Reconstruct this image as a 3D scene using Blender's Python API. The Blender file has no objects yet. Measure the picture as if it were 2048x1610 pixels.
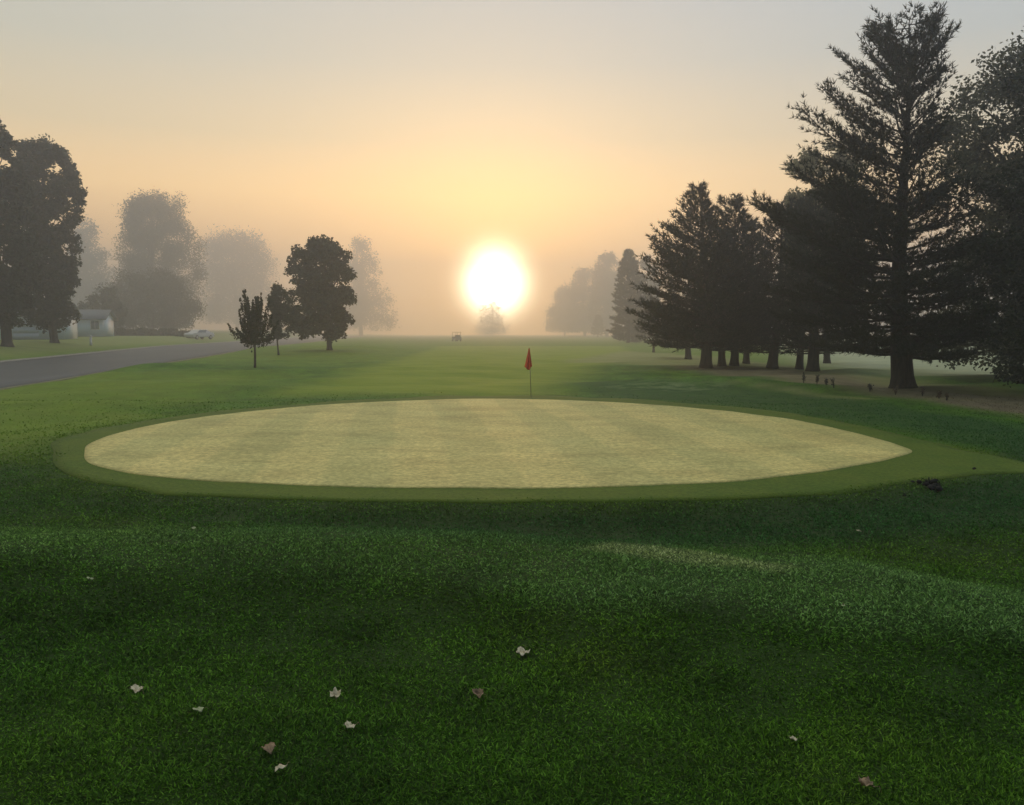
import bpy, math, random
import numpy as np
R_ = math.radians
sc = bpy.context.scene
C = sc.collection
# ------------------------------------------------------------------ camera geometry
F = 1607.0; CU, CV = 1024.0, 805.0; HV = 655.0
PITCH = math.atan((CV - HV) / F); EYE = 1.8
cp, sp = math.cos(PITCH), math.sin(PITCH)
def ray(u, v):
    a = (u - CU) / F; b = (CV - v) / F
    return np.array([a, cp + b * sp, -sp + b * cp])
def at(u, v, Y):
    d = ray(u, v); t = Y / d[1]
    return np.array([d[0] * t, Y, EYE + d[2] * t])
# ------------------------------------------------------------------ noise / terrain
def sstep(a, b, x):
    t = np.clip((x - a) / (b - a), 0, 1); return t * t * (3 - 2 * t)
_rng = np.random.default_rng(5)
_W = [(_rng.uniform(0, 6.28), _rng.uniform(0, 6.28), _rng.uniform(.7, 1.4)) for _ in range(40)]
def wav(x, y, k, n=6, o=0):
    r = 0
    for i in range(n):
        th, ph, s = _W[(i + o) % 40]
        r = r + np.sin((x * math.cos(th) + y * math.sin(th)) * k * s + ph)
    return r / math.sqrt(n)
GC = (-0.15, 14.35); GA, GB = 6.95, 5.55
def gdist(x, y):
    q = np.sqrt(((x - GC[0]) / GA) ** 2 + ((y - GC[1]) / GB) ** 2)
    return (q - 1) * 6.1
PY = [-20, 0, 3.2, 4.3, 5.05, 5.7, 6.6, 7.6, 8.6, 12, 21.5, 23, 26, 30, 40, 70, 100, 150, 200, 300, 600, 1200]
PZ = [.1, .15, .11, .06, .05, .20, .14, -.08, -.11, -.06, -.05, -.10, -.02, 0, 0, -.35, -.6, -.9, -1.3, -2, -4, -6]
_gy = np.arange(-20, 1200, .1); _gz = np.interp(_gy, PY, PZ)
def _sm(z, w):
    k = np.hanning(w * 2 + 1)[1:-1]; k /= k.sum()
    return np.convolve(np.pad(z, (len(k) // 2,), mode='edge'), k, 'valid')
_gz1 = _sm(_gz, 5)
_gz2 = _sm(_gz, 60)
_gzs = np.where(_gy < 22, _gz1, _gz2)
b_ = sstep(20, 30, _gy); _gzs = _gz1 * (1 - b_) + _gz2 * b_
def road_near(y): return -11.8 - .153 * y
def road_far(y): return -18.5 - .2 * y
def ypo(x, y): return (.6 + .36 * np.maximum(x, 0) + .12 * np.minimum(x, 0) + .10 * np.sin(x * 1.9 + .6) + .06 * np.sin(x * 4.3)) * (1 - sstep(5.6, 8.2, y)) * sstep(2.2, 3.6, y)
def H(x, y):
    x = np.asarray(x, float); y = np.asarray(y, float)
    yp = y + ypo(x, y)
    z = np.interp(yp, _gy, _gzs)
    # left sector stays level further out
    left = sstep(-.10, -.2, x / np.maximum(y, 8)) * sstep(25, 45, y)
    zl = np.interp(y, [0, 80, 120, 200, 400, 1200], [0, -.02, -.35, -1.0, -2.5, -6])
    z = z * (1 - left) + zl * left
    # undulation of the rough
    amp = .038 * sstep(2.5, 4.5, y) * (1 - sstep(60, 140, y)) * (1 + 1.1 * sstep(20, 30, y))
    z = z + amp * (wav(x * .45, y, 1.5, 6) + .5 * wav(x, y, 2.6, 5, 9)) * (1 - .4 * sstep(20, 40, y))
    # mounds on the left, and the low ridge of turf on the right
    def bump(cx, cy, rx, ry, h, rot=0):
        dx, dy = x - cx, y - cy; c, s = math.cos(rot), math.sin(rot)
        return h * np.exp(-((dx * c + dy * s) / rx) ** 2 - ((-dx * s + dy * c) / ry) ** 2)
    z = z + bump(-9.5, 24, 4.5, 1.6, .28, -.05) + bump(-11, 18.5, 4, 1.2, .20) + bump(-14, 33, 6, 3, .22)
    z = z + bump(-19, 66, 14, 9, .25)
    z = z + bump(4.6, 25.0, 3.4, 1.1, .26, -.10) + bump(8.6, 23.6, 3.0, 1.0, .22, -.25)
    z = z - bump(3.8, 27.6, 3.0, 1.2, .14, -.05)
    z = z + bump(-4.6, 34, 5.5, 1.0, .16, .55)
    # green pad
    s = gdist(x, y); w = sstep(.65, 1.9, s)
    z = z * w + (1 - w) * .02 * wav(x, y, .5, 4, 3)
    # road bed and far verge
    rn, rf = x - road_near(y), x - road_far(y)
    bed = sstep(1.5, -.3, rn) * sstep(-1.2, -.2, rf) * sstep(-5, 5, y)
    z = z * (1 - bed) + bed * (np.interp(y, [0, 80, 120, 200, 400, 1200], [-.06, -.06, -.4, -1.05, -2.55, -6]))
    vg = sstep(0, -9, rf) * sstep(10, 30, y)
    z = z * (1 - vg) + vg * (.66 + .02 * wav(x, y, .4, 4, 2) - .0012 * np.maximum(y - 60, 0))
    # open field on the right, falling gently away behind the pines
    fr = sstep(0, 10, x - (9.5 + (36 - y) * .02 + np.maximum(y - 40, 0) * .35)) * sstep(20, 30, y)
    z = z - fr * .25 * sstep(26, 45, y)
    return z
def hit(u, v):
    d = ray(u, v); t = 1.0; prev = t
    while t < 900:
        p = d * t
        if EYE + p[2] < float(H(p[0], p[1])):
            lo, hi = prev, t
            for _ in range(24):
                m = (lo + hi) / 2; q = d * m
                if EYE + q[2] < float(H(q[0], q[1])): hi = m
                else: lo = m
            q = d * hi
            return np.array([q[0], q[1], float(H(q[0], q[1]))])
        prev = t; t *= 1.012
    return d * 900 / d[1]
# ------------------------------------------------------------------ object helpers
def tag(o, label=None, cat=None, group=None, kind=None):
    if label: o['label'] = label
    if cat: o['category'] = cat
    if group: o['group'] = group
    if kind: o['kind'] = kind
    return o
def empty(name, loc, rz=0):
    o = bpy.data.objects.new(name, None); C.objects.link(o)
    o.location = tuple(float(c) for c in loc); o.rotation_euler = (0, 0, rz); o.empty_display_size = .3
    return o
def mesh_np(name, V, tris=None, quads=None, mat=None, parent=None, smooth=False, origin=None):
    V = np.asarray(V, np.float32).reshape(-1, 3)
    if origin is not None: V = V - np.asarray(origin, np.float32)
    me = bpy.data.meshes.new(name)
    nt = 0 if tris is None else len(tris); nq = 0 if quads is None else len(quads)
    loops = []; starts = []; tot = []
    if nt: loops.append(np.asarray(tris, np.int32).ravel()); starts.append(np.arange(nt) * 3); tot.append(np.full(nt, 3))
    if nq: loops.append(np.asarray(quads, np.int32).ravel()); starts.append(nt * 3 + np.arange(nq) * 4); tot.append(np.full(nq, 4))
    loops = np.concatenate(loops); starts = np.concatenate(starts); tot = np.concatenate(tot)
    me.vertices.add(len(V)); me.vertices.foreach_set('co', V.ravel())
    me.loops.add(len(loops)); me.loops.foreach_set('vertex_index', loops)
    me.polygons.add(nt + nq); me.polygons.foreach_set('loop_start', starts.astype(np.int32))
    me.polygons.foreach_set('loop_total', tot.astype(np.int32))
    if smooth: me.polygons.foreach_set('use_smooth', np.ones(nt + nq, bool))
    me.update(calc_edges=True); me.validate()
    if mat: me.materials.append(mat)
    o = bpy.data.objects.new(name, me); C.objects.link(o)
    if parent is not None: o.parent = parent
    return o
class MB:
    """collects boxes, tubes and panels into one mesh"""
    def __init__(s): s.v = []; s.q = []; s.t = []; s.n = 0
    def add(s, V, Q=(), T=()):
        s.v.append(np.asarray(V, float)); s.q += [tuple(i + s.n for i in f) for f in Q]; s.t += [tuple(i + s.n for i in f) for f in T]
        s.n += len(V)
    def box(s, c, d, rz=0):
        c = np.array(c, float); d = np.array(d, float) / 2; k, l = math.cos(rz), math.sin(rz)
        V = []
        for sx, sy, sz in ((-1,-1,-1),(1,-1,-1),(1,1,-1),(-1,1,-1),(-1,-1,1),(1,-1,1),(1,1,1),(-1,1,1)):
            x, y = sx * d[0], sy * d[1]; V.append((c[0] + x*k - y*l, c[1] + x*l + y*k, c[2] + sz * d[2]))
        s.add(V, [(0,3,2,1),(4,5,6,7),(0,1,5,4),(1,2,6,5),(2,3,7,6),(3,0,4,7)])
    def tube(s, P, rad, n=7):
        P = np.asarray(P, float); m = len(P); rad = np.broadcast_to(rad, m)
        T = np.gradient(P, axis=0); T /= np.linalg.norm(T, axis=1)[:, None] + 1e-9
        ref = np.array([0, 0, 1.]) if abs(T[:, 2]).mean() < .8 else np.array([1., 0, 0])
        A = np.cross(T, ref); A /= np.linalg.norm(A, axis=1)[:, None] + 1e-9; B = np.cross(T, A)
        an = np.arange(n) / n * 2 * math.pi
        V = P[:, None] + rad[:, None, None] * (np.cos(an)[None, :, None] * A[:, None] + np.sin(an)[None, :, None] * B[:, None])
        Q = [(i*n+j, i*n+(j+1) % n, (i+1)*n+(j+1) % n, (i+1)*n+j) for i in range(m-1) for j in range(n)]
        V = V.reshape(-1, 3); V = np.vstack([V, P[-1:], P[:1]])
        Tt = [((m-1)*n+j, (m-1)*n+(j+1) % n, m*n) for j in range(n)] + [((j+1) % n, j, m*n+1) for j in range(n)]
        s.add(V, Q, Tt)
    def build(s, name, mat, parent=None, smooth=False, bevel=0):
        o = mesh_np(name, np.vstack(s.v), s.t or None, s.q or None, mat, parent, smooth)
        if bevel:
            b = o.modifiers.new('b', 'BEVEL'); b.width = bevel; b.segments = 2
        return o
# ------------------------------------------------------------------ materials
def new_mat(name):
    m = bpy.data.materials.new(name); m.use_nodes = True
    nt = m.node_tree; return m, nt, nt.nodes['Principled BSDF'], nt.nodes['Material Output']
def setp(b, **k):
    for n, v in k.items(): b.inputs[n.replace('_', ' ')].default_value = v
def N(nt, t, **k):
    n = nt.nodes.new(t)
    for a, v in k.items(): setattr(n, a, v)
    return n
def noise(nt, scale, detail=3, rough=.5, vec=None, dist=0):
    n = N(nt, 'ShaderNodeTexNoise'); n.inputs['Scale'].default_value = scale; n.inputs['Detail'].default_value = detail
    n.inputs['Roughness'].default_value = rough; n.inputs['Distortion'].default_value = dist
    if vec is not None: nt.links.new(vec, n.inputs['Vector'])
    return n.outputs['Fac']
def ramp(nt, fac, stops):
    r = N(nt, 'ShaderNodeValToRGB'); el = r.color_ramp.elements
    while len(el) < len(stops): el.new(.5)
    for e, (p, c) in zip(el, stops):
        e.position = p; e.color = tuple(c) + (1,) if len(c) == 3 else c
    nt.links.new(fac, r.inputs['Fac']); return r.outputs['Color']
def mix(nt, fac, a, b, mode='MIX'):
    m = N(nt, 'ShaderNodeMix', data_type='RGBA', blend_type=mode)
    for s, v in (('A', a), ('B', b)):
        i = [x for x in m.inputs if x.name == s and x.type == 'RGBA'][0]
        if isinstance(v, (tuple, list)): i.default_value = tuple(v) + (1,)
        else: nt.links.new(v, i)
    i = m.inputs['Factor'] if 'Factor' in m.inputs else m.inputs[0]
    if isinstance(fac, (int, float)): m.inputs[0].default_value = fac
    else: nt.links.new(fac, m.inputs[0])
    return [x for x in m.outputs if x.type == 'RGBA'][0]
def math_(nt, op, a, b=None, c=None, clamp=False):
    m = N(nt, 'ShaderNodeMath', operation=op); m.use_clamp = clamp
    for i, v in enumerate((a, b, c)):
        if v is None: continue
        if isinstance(v, (int, float)): m.inputs[i].default_value = v
        else: nt.links.new(v, m.inputs[i])
    return m.outputs[0]
def objco(nt, scale=(1, 1, 1)):
    g = N(nt, 'ShaderNodeNewGeometry'); mp = N(nt, 'ShaderNodeMapping'); mp.inputs['Scale'].default_value = scale
    nt.links.new(g.outputs['Position'], mp.inputs['Vector']); return mp.outputs[0]
def bump(nt, b, h, strength, dist):
    n = N(nt, 'ShaderNodeBump'); n.inputs['Strength'].default_value = strength; n.inputs['Distance'].default_value = dist
    nt.links.new(h, n.inputs['Height']); nt.links.new(n.outputs[0], b.inputs['Normal'])
def plain(name, col, rough=.6, metal=0, var=.15, vs=6):
    m, nt, b, o = new_mat(name)
    f = noise(nt, vs, 4, .6, objco(nt))
    c = ramp(nt, f, [(.3, [x * (1 - var) for x in col]), (.7, [min(1, x * (1 + var)) for x in col])])
    nt.links.new(c, b.inputs['Base Color']); setp(b, Roughness=rough, Metallic=metal); return m
def leafmat(name, c0, c1, trans=.25):
    m, nt, b, o = new_mat(name)
    g = N(nt, 'ShaderNodeNewGeometry')
    f = noise(nt, 1.3, 2, .5, objco(nt))
    r = math_(nt, 'MULTIPLY_ADD', g.outputs['Random Per Island'], .6, math_(nt, 'MULTIPLY', f, .5))
    col = ramp(nt, r, [(.25, c0), (.8, c1)])
    nt.links.new(col, b.inputs['Base Color']); setp(b, Roughness=.6); b.inputs['Specular IOR Level'].default_value = .25
    tr = N(nt, 'ShaderNodeBsdfTranslucent'); nt.links.new(col, tr.inputs[0])
    mx = N(nt, 'ShaderNodeMixShader'); mx.inputs[0].default_value = trans
    nt.links.new(b.outputs[0], mx.inputs[1]); nt.links.new(tr.outputs[0], mx.inputs[2]); nt.links.new(mx.outputs[0], o.inputs[0])
    return m
def barkmat(name, c0, c1):
    m, nt, b, o = new_mat(name)
    f = noise(nt, 5, 6, .65, objco(nt, (3, 3, .5)))
    nt.links.new(ramp(nt, f, [(.35, c0), (.7, c1)]), b.inputs['Base Color']); setp(b, Roughness=.9); bump(nt, b, f, .8, .04); return m
M = {}
M['needle'] = leafmat('needles', (.014, .022, .010), (.034, .047, .020), .10)
M['needle2'] = leafmat('needles_mid', (.018, .027, .014), (.042, .055, .027), .12)
M['leaf'] = leafmat('leaves', (.015, .024, .009), (.036, .052, .018), .15)
M['leaf_olive'] = leafmat('leaves_olive', (.15, .155, .07), (.27, .26, .13), .45)
M['leaf_grey'] = leafmat('leaves_grey', (.05, .06, .03), (.13, .14, .075), .3)
M['leaf_far'] = leafmat('leaves_far', (.03, .04, .022), (.06, .075, .036), .2)
M['bark'] = barkmat('bark', (.022, .018, .014), (.07, .058, .045))
M['bark2'] = barkmat('bark_grey', (.035, .032, .027), (.09, .082, .07))
# ------------------------------------------------------------------ ground
CLUB = {}
def grass_colour(nt, co, fine=True):
    big = noise(nt, .35, 3, .55, co); mid = noise(nt, 1.6, 4, .6, co); sm = noise(nt, 14, 5, .7, co)
    c = ramp(nt, big, [(.3, (.045, .145, .012)), (.55, (.074, .190, .014)), (.75, (.118, .205, .016))])
    c2 = ramp(nt, mid, [(.3, (.55, .6, .6)), (.7, (1.35, 1.3, 1.3))])
    c = mix(nt, 1, c, c2, 'MULTIPLY')
    if fine:
        c3 = ramp(nt, sm, [(.3, (.45, .5, .5)), (.7, (1.5, 1.45, 1.4))])
        c = mix(nt, 1, c, c3, 'MULTIPLY')
    return c, sm, mid
def ground_material():
    m, nt, b, o = new_mat('lawn')
    co = objco(nt)
    c, sm, mid = grass_colour(nt, co)
    def attr(n):
        a = N(nt, 'ShaderNodeAttribute'); a.attribute_name = n; return a.outputs['Fac']
    # fairway: shorter lighter turf, dry rough, needle litter, dew, painted slope light and shade
    st = noise(nt, 1.2, 4, .6, objco(nt, (.35, 1.4, 1)))
    fair = ramp(nt, st, [(.3, (.20, .29, .020)), (.7, (.29, .36, .038))])
    c = mix(nt, attr('fairway'), c, fair)
    dry = ramp(nt, st, [(.3, (.25, .27, .10)), (.7, (.36, .36, .16))])
    c = mix(nt, attr('dry'), c, dry)
    lit = ramp(nt, mid, [(.3, (.18, .155, .10)), (.7, (.29, .245, .165))])
    c = mix(nt, attr('litter'), c, lit)
    c = mix(nt, attr('field'), c, ramp(nt, st, [(.3, (.34, .40, .25)), (.7, (.48, .52, .34))]))
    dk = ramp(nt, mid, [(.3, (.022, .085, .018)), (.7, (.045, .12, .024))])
    c = mix(nt, attr('bank_shade'), c, dk)
    dw = math_(nt, 'MULTIPLY', attr('dew_light'), ramp_fac(nt, noise(nt, 3.2, 6, .7, objco(nt, (.5, 1.3, 1))), .42, .62))
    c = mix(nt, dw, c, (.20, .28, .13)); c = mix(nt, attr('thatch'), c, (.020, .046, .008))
    nt.links.new(c, b.inputs['Base Color']); setp(b, Roughness=.75); b.inputs['Specular IOR Level'].default_value = .12
    bump(nt, b, noise(nt, 38, 5, .75, co), .7, .03)
    return m
def ramp_fac(nt, f, a, b):
    mr = N(nt, 'ShaderNodeMapRange'); mr.inputs['From Min'].default_value = a; mr.inputs['From Max'].default_value = b
    mr.interpolation_type = 'SMOOTHSTEP'; nt.links.new(f, mr.inputs['Value']); return mr.outputs[0]
def poly_mask(pts, x, y, soft):
    """signed distance to a polygon -> soft mask"""
    pts = np.asarray(pts, float); d = np.full(x.shape, 1e9); inside = np.zeros(x.shape, bool)
    n = len(pts)
    for i in range(n):
        a, b = pts[i], pts[(i + 1) % n]; e = b - a; wx, wy = x - a[0], y - a[1]
        t = np.clip((wx * e[0] + wy * e[1]) / (e @ e + 1e-12), 0, 1)
        d = np.minimum(d, np.hypot(wx - e[0] * t, wy - e[1] * t))
        c = ((a[1] > y) != (b[1] > y)) & (x < (b[0] - a[0]) * (y - a[1]) / (b[1] - a[1] + 1e-12) + a[0])
        inside ^= c
    return sstep(-soft, soft, np.where(inside, d, -d))
def px_poly(P): return [hit(u, v)[:2] for u, v in P]
ys = [-6.0]
while ys[-1] < 640: ys.append(ys[-1] + .07 + .011 * max(0, ys[-1]) ** 1.08)
ys = np.array(ys); ts = np.linspace(-1, 1, 361); ts = np.sign(ts) * abs(ts) ** 1.25
YY, TT = np.meshgrid(ys, ts, indexing='ij'); XX = TT * (8 + 1.15 * np.maximum(YY + 4, 0))
ZZ = H(XX, YY)
nr, nc = XX.shape
idx = np.arange(nr * nc).reshape(nr, nc)
Q = np.stack([idx[:-1, :-1], idx[:-1, 1:], idx[1:, 1:], idx[1:, :-1]], -1).reshape(-1, 4)
lawn = mesh_np('lawn', np.stack([XX, YY, ZZ], -1), None, Q, None, smooth=True)
def add_attr(o, n, v):
    a = o.data.attributes.new(n, 'FLOAT', 'POINT'); a.data.foreach_set('value', np.asarray(v, np.float32).ravel())
def masks(x, y):
    fairway = poly_mask(px_poly([(560, 790), (700, 745), (830, 705), (870, 692), (1250, 692), (1290, 712), (1180, 740), (1120, 765), (1060, 795)]), x, y, 1.6)
    fairway = np.maximum(fairway, .6 * poly_mask(px_poly([(1860, 885), (2048, 922), (2400, 985), (2400, 1010), (2048, 962), (1880, 966)]), x, y, .35))
    fairway = np.maximum(fairway, .55 * poly_mask(px_poly([(-500, 785), (160, 795), (330, 832), (150, 868), (70, 925), (-500, 960)]), x, y, .7))
    fairway = np.maximum(fairway, .45 * sstep(30, 50, y))
    fairway = np.maximum(fairway, .55 * sstep(0, -5, x + 5.5) * sstep(13, 18, y) * (1 - sstep(28, 34, y)))
    dry = poly_mask(px_poly([(1130, 722), (1400, 738), (1600, 765), (1900, 806), (2200, 850), (2200, 800), (1700, 745), (1400, 712), (1250, 702)]), x, y, 1.2) * .85
    dry = np.maximum(dry, poly_mask(px_poly([(1440, 762), (1600, 776), (1760, 798), (1700, 802), (1580, 786)]), x, y, .3) * .7)
    vg = sstep(-1, -4, x - road_far(y)) * sstep(15, 25, y)
    dry = np.maximum(dry, vg * .45)
    litter = poly_mask(px_poly([(1370, 733), (1560, 738), (1700, 752), (1850, 775), (2200, 812), (2300, 860), (2048, 828), (1880, 800), (1700, 780), (1560, 760), (1400, 744)]), x, y, .9) * .85
    litter = np.maximum(litter, poly_mask(px_poly([(1850, 797), (2048, 812), (2250, 835), (2250, 860), (2048, 828), (1880, 806)]), x, y, .3))
    s = gdist(x, y)
    bank_shade = sstep(.7, 1.3, s) * (1 - sstep(2.2, 3.2, s)) * (.25 + .7 * sstep(-5, 1, x)) * (1 - sstep(9.5, 13, y) * sstep(2, -2, x))  # shade of the bank facing the camera, painted into the turf colour
    bank_shade = np.maximum(bank_shade, poly_mask(px_poly([(1130, 765), (1300, 760), (1450, 768), (1620, 790), (1760, 805), (2048, 850), (2200, 880), (2048, 915), (1800, 860), (1500, 820), (1300, 800), (1180, 790)]), x, y, .5) * .85)  # same painted shade on the front of the right-hand ridge
    dew_light = poly_mask(px_poly([(1215, 772), (1300, 764), (1450, 768), (1455, 777), (1330, 780), (1230, 778)]), x, y, .3)
    yq = y + ypo(x, y); dew_light = np.maximum(dew_light, .85 * sstep(5.35, 5.75, yq + .05 * wav(x, y, 5, 5, 8)) * (1 - sstep(6.9, 7.7, yq)) * np.clip(.66 + .34 * wav(x * .5, y, 1.5, 5, 15), 0, 1))  # dew plus the plateau's brighter light painted in, cut off at the crest
    dew_light = np.maximum(dew_light, .45 * poly_mask(px_poly([(1150, 1095), (1300, 1085), (1500, 1115), (1420, 1150), (1250, 1125)]), x, y, .25))  # bright streak along the crest, painted into the colour too
    field = sstep(0, 9, x - (11.5 + (36 - y) * .03 + np.maximum(y - 40, 0) * .33)) * sstep(27, 34, y)
    dry = np.maximum(dry, field * .9); litter = litter * (1 - .0 * field)
    shine = poly_mask(px_poly([(1160, 1098), (1230, 1086), (1400, 1105), (1600, 1135), (1560, 1146), (1400, 1132), (1250, 1112)]), x, y, .12)  # sheen on the crest, painted as a paler streak of blades
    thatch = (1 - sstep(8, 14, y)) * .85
    return dict(field=field, shine=shine, thatch=thatch, fairway=fairway, dry=dry, litter=litter, bank_shade=bank_shade, dew_light=dew_light)
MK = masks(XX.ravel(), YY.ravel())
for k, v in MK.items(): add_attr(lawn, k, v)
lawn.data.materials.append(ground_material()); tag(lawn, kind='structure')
# ---- closed smooth outline helper and sheet
def catmull(P, k=10):
    P = np.asarray(P, float); n = len(P); out = []
    for i in range(n):
        a, b, c, d = P[i - 1], P[i], P[(i + 1) % n], P[(i + 2) % n]
        for t in np.arange(k) / k:
            out.append(.5 * (2 * b + (c - a) * t + (2 * a - 5 * b + 4 * c - d) * t * t + (3 * b - a - 3 * c + d) * t ** 3))
    return np.array(out)
def sheet(name, outline, mat, off, rings=34):
    """a terrain-following sheet: rings shrunk from the outline to its centre, with a lip turned down at the edge"""
    c = outline.mean(0); n = len(outline); V = []
    e = outline; V.append(np.c_[e, H(e[:, 0], e[:, 1]) - .03])
    for r in range(rings):
        f = 1 - (r / rings); p = c + (outline - c) * f
        V.append(np.c_[p, H(p[:, 0], p[:, 1]) + off])
    V = np.vstack(V + [np.array([[c[0], c[1], float(H(*c)) + off]])])
    Q = [(r*n+j, r*n+(j+1) % n, (r+1)*n+(j+1) % n, (r+1)*n+j) for r in range(rings) for j in range(n)]
    T = [(rings*n+j, rings*n+(j+1) % n, (rings+1)*n) for j in range(n)]
    return mesh_np(name, V, T, Q, mat, smooth=True)
GREEN_PX = [(165, 905), (192, 884), (260, 862), (350, 844), (470, 828), (620, 813), (780, 804), (960, 799), (1140, 802), (1320, 812), (1480, 827), (1600, 843), (1680, 862), (1760, 880), (1815, 898), (1812, 910), (1740, 928), (1620, 947), (1450, 965), (1250, 975), (1000, 979), (740, 976), (500, 969), (330, 958), (215, 940), (174, 922)]
FR_PX = [(98, 908), (108, 892), (138, 874), (215, 855), (340, 836), (470, 820), (640, 806), (800, 797.5), (980, 793), (1150, 795), (1330, 804), (1500, 818), (1640, 836), (1760, 862), (1870, 887), (1960, 908), (2060, 930), (2150, 950), (2060, 947), (1970, 950), (1880, 960), (1700, 983), (1500, 998), (1250, 1005), (1000, 1007), (720, 1003), (460, 996), (280, 985), (170, 962), (120, 940), (103, 924)]
green_o = catmull([hit(u, v)[:2] for u, v in GREEN_PX], 8)
fr_o = catmull([hit(u, v)[:2] for u, v in FR_PX], 8)
def wob(o, a):
    d = o - o.mean(0); n = d / np.linalg.norm(d, axis=1)[:, None]
    return o + n * (a * (wav(o[:, 0], o[:, 1], 2.2, 6, 4) + .8 * wav(o[:, 0], o[:, 1], 6, 6, 7)))[:, None]
green_o = wob(green_o, .022); fr_o = wob(fr_o, .045)
def green_material():
    m, nt, b, o = new_mat('putting_green')
    co = objco(nt); st = noise(nt, 1.1, 5, .65, objco(nt, (.6, 1, 1))); sm = noise(nt, 16, 6, .75, co); lg = noise(nt, .35, 3, .5, co)
    c = ramp(nt, st, [(.3, (.56, .47, .20)), (.5, (.72, .62, .27)), (.72, (.80, .70, .32))])
    c = mix(nt, 1, c, ramp(nt, sm, [(.3, (.5, .53, .46)), (.68, (1.25, 1.25, 1.25))]), 'MULTIPLY')
    c = mix(nt, 1, c, ramp(nt, lg, [(.35, (.90, .93, .90)), (.65, (1.05, 1.03, 1.0))]), 'MULTIPLY')
    # mowing passes running away from the viewer
    g = N(nt, 'ShaderNodeNewGeometry'); sx = N(nt, 'ShaderNodeSeparateXYZ'); nt.links.new(g.outputs['Position'], sx.inputs[0])
    xx = math_(nt, 'ADD', math_(nt, 'MULTIPLY_ADD', sx.outputs[1], .13, sx.outputs[0]), math_(nt, 'MULTIPLY', lg, .5))
    s = math_(nt, 'SINE', math_(nt, 'MULTIPLY', xx, 3.9))
    c = mix(nt, 1, c, ramp(nt, math_(nt, 'MULTIPLY_ADD', s, .5, .5), [(.4, (.90, .93, .90)), (.6, (1.04, 1.03, 1.0))]), 'MULTIPLY')
    c = mix(nt, 1, c, ramp(nt, noise(nt, 2.2, 6, .8, objco(nt, (1, 3.2, 1))), [(.35, (.86, .88, .83)), (.6, (1.06, 1.06, 1.05))]), 'MULTIPLY')
    nt.links.new(c, b.inputs['Base Color']); setp(b, Roughness=.65); b.inputs['Specular IOR Level'].default_value = .2
    bump(nt, b, sm, .5, .012); return m
def fringe_material():
    m, nt, b, o = new_mat('fringe')
    co = objco(nt); mid = noise(nt, 1.3, 4, .6, co); sm = noise(nt, 20, 5, .7, co)
    c = ramp(nt, mid, [(.3, (.072, .140, .012)), (.7, (.118, .172, .018))])
    c = mix(nt, 1, c, ramp(nt, sm, [(.3, (.6, .65, .6)), (.7, (1.3, 1.25, 1.25))]), 'MULTIPLY')
    nt.links.new(c, b.inputs['Base Color']); setp(b, Roughness=.75); b.inputs['Specular IOR Level'].default_value = .15
    bump(nt, b, sm, .6, .02); return m
tag(sheet('fringe', fr_o, fringe_material(), .012), kind='structure')
tag(sheet('putting_green', green_o, green_material(), .020, 50), kind='structure')
# ---- road and its far kerb
def strip(name, fa, fb, y0, y1, off, mat, n=160, m=8, skirt=.08):
    yy = y0 + (y1 - y0) * (np.linspace(0, 1, n) ** 1.7); V = []
    for y in yy:
        xa, xb = fa(y), fb(y)
        xs = np.linspace(xa, xb, m); z = H(xs, np.full(m, y)) + off
        V.append(np.c_[np.r_[xs[0], xs, xs[-1]], np.full(m + 2, y), np.r_[z[0] - skirt, z, z[-1] - skirt]])
    V = np.vstack(V); m += 2
    Q = [(i*m+j, i*m+j+1, (i+1)*m+j+1, (i+1)*m+j) for i in range(n-1) for j in range(m-1)]
    return mesh_np(name, V, None, Q, mat, smooth=False)
def asphalt():
    m, nt, b, o = new_mat('asphalt'); co = objco(nt)
    c = ramp(nt, noise(nt, .5, 4, .6, objco(nt, (1, .3, 1))), [(.3, (.040, .046, .062)), (.7, (.060, .067, .084))])
    c = mix(nt, 1, c, ramp(nt, noise(nt, 30, 4, .7, co), [(.3, (.8, .8, .8)), (.7, (1.2, 1.2, 1.2))]), 'MULTIPLY')
    nt.links.new(c, b.inputs['Base Color']); setp(b, Roughness=.6); return m
M['asphalt'] = asphalt(); M['kerb'] = plain('kerb_concrete', (.30, .29, .26), .85, 0, .2, 3)
tag(strip('road', road_far, road_near, 2, 420, .03, M['asphalt']), kind='structure')
tag(strip('kerb', lambda y: road_far(y) - .45, lambda y: road_far(y) - .02, 4, 400, .07, M['kerb'], m=2), kind='structure')
M['edge'] = plain('road_shoulder', (.20, .20, .12), .9, 0, .35, 2)
tag(strip('road_shoulder', lambda y: road_near(y) + .02, lambda y: road_near(y) + .35 + .08 * math.sin(y * 1.3), 4, 300, .022, M['edge'], m=3), kind='structure')
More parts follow.
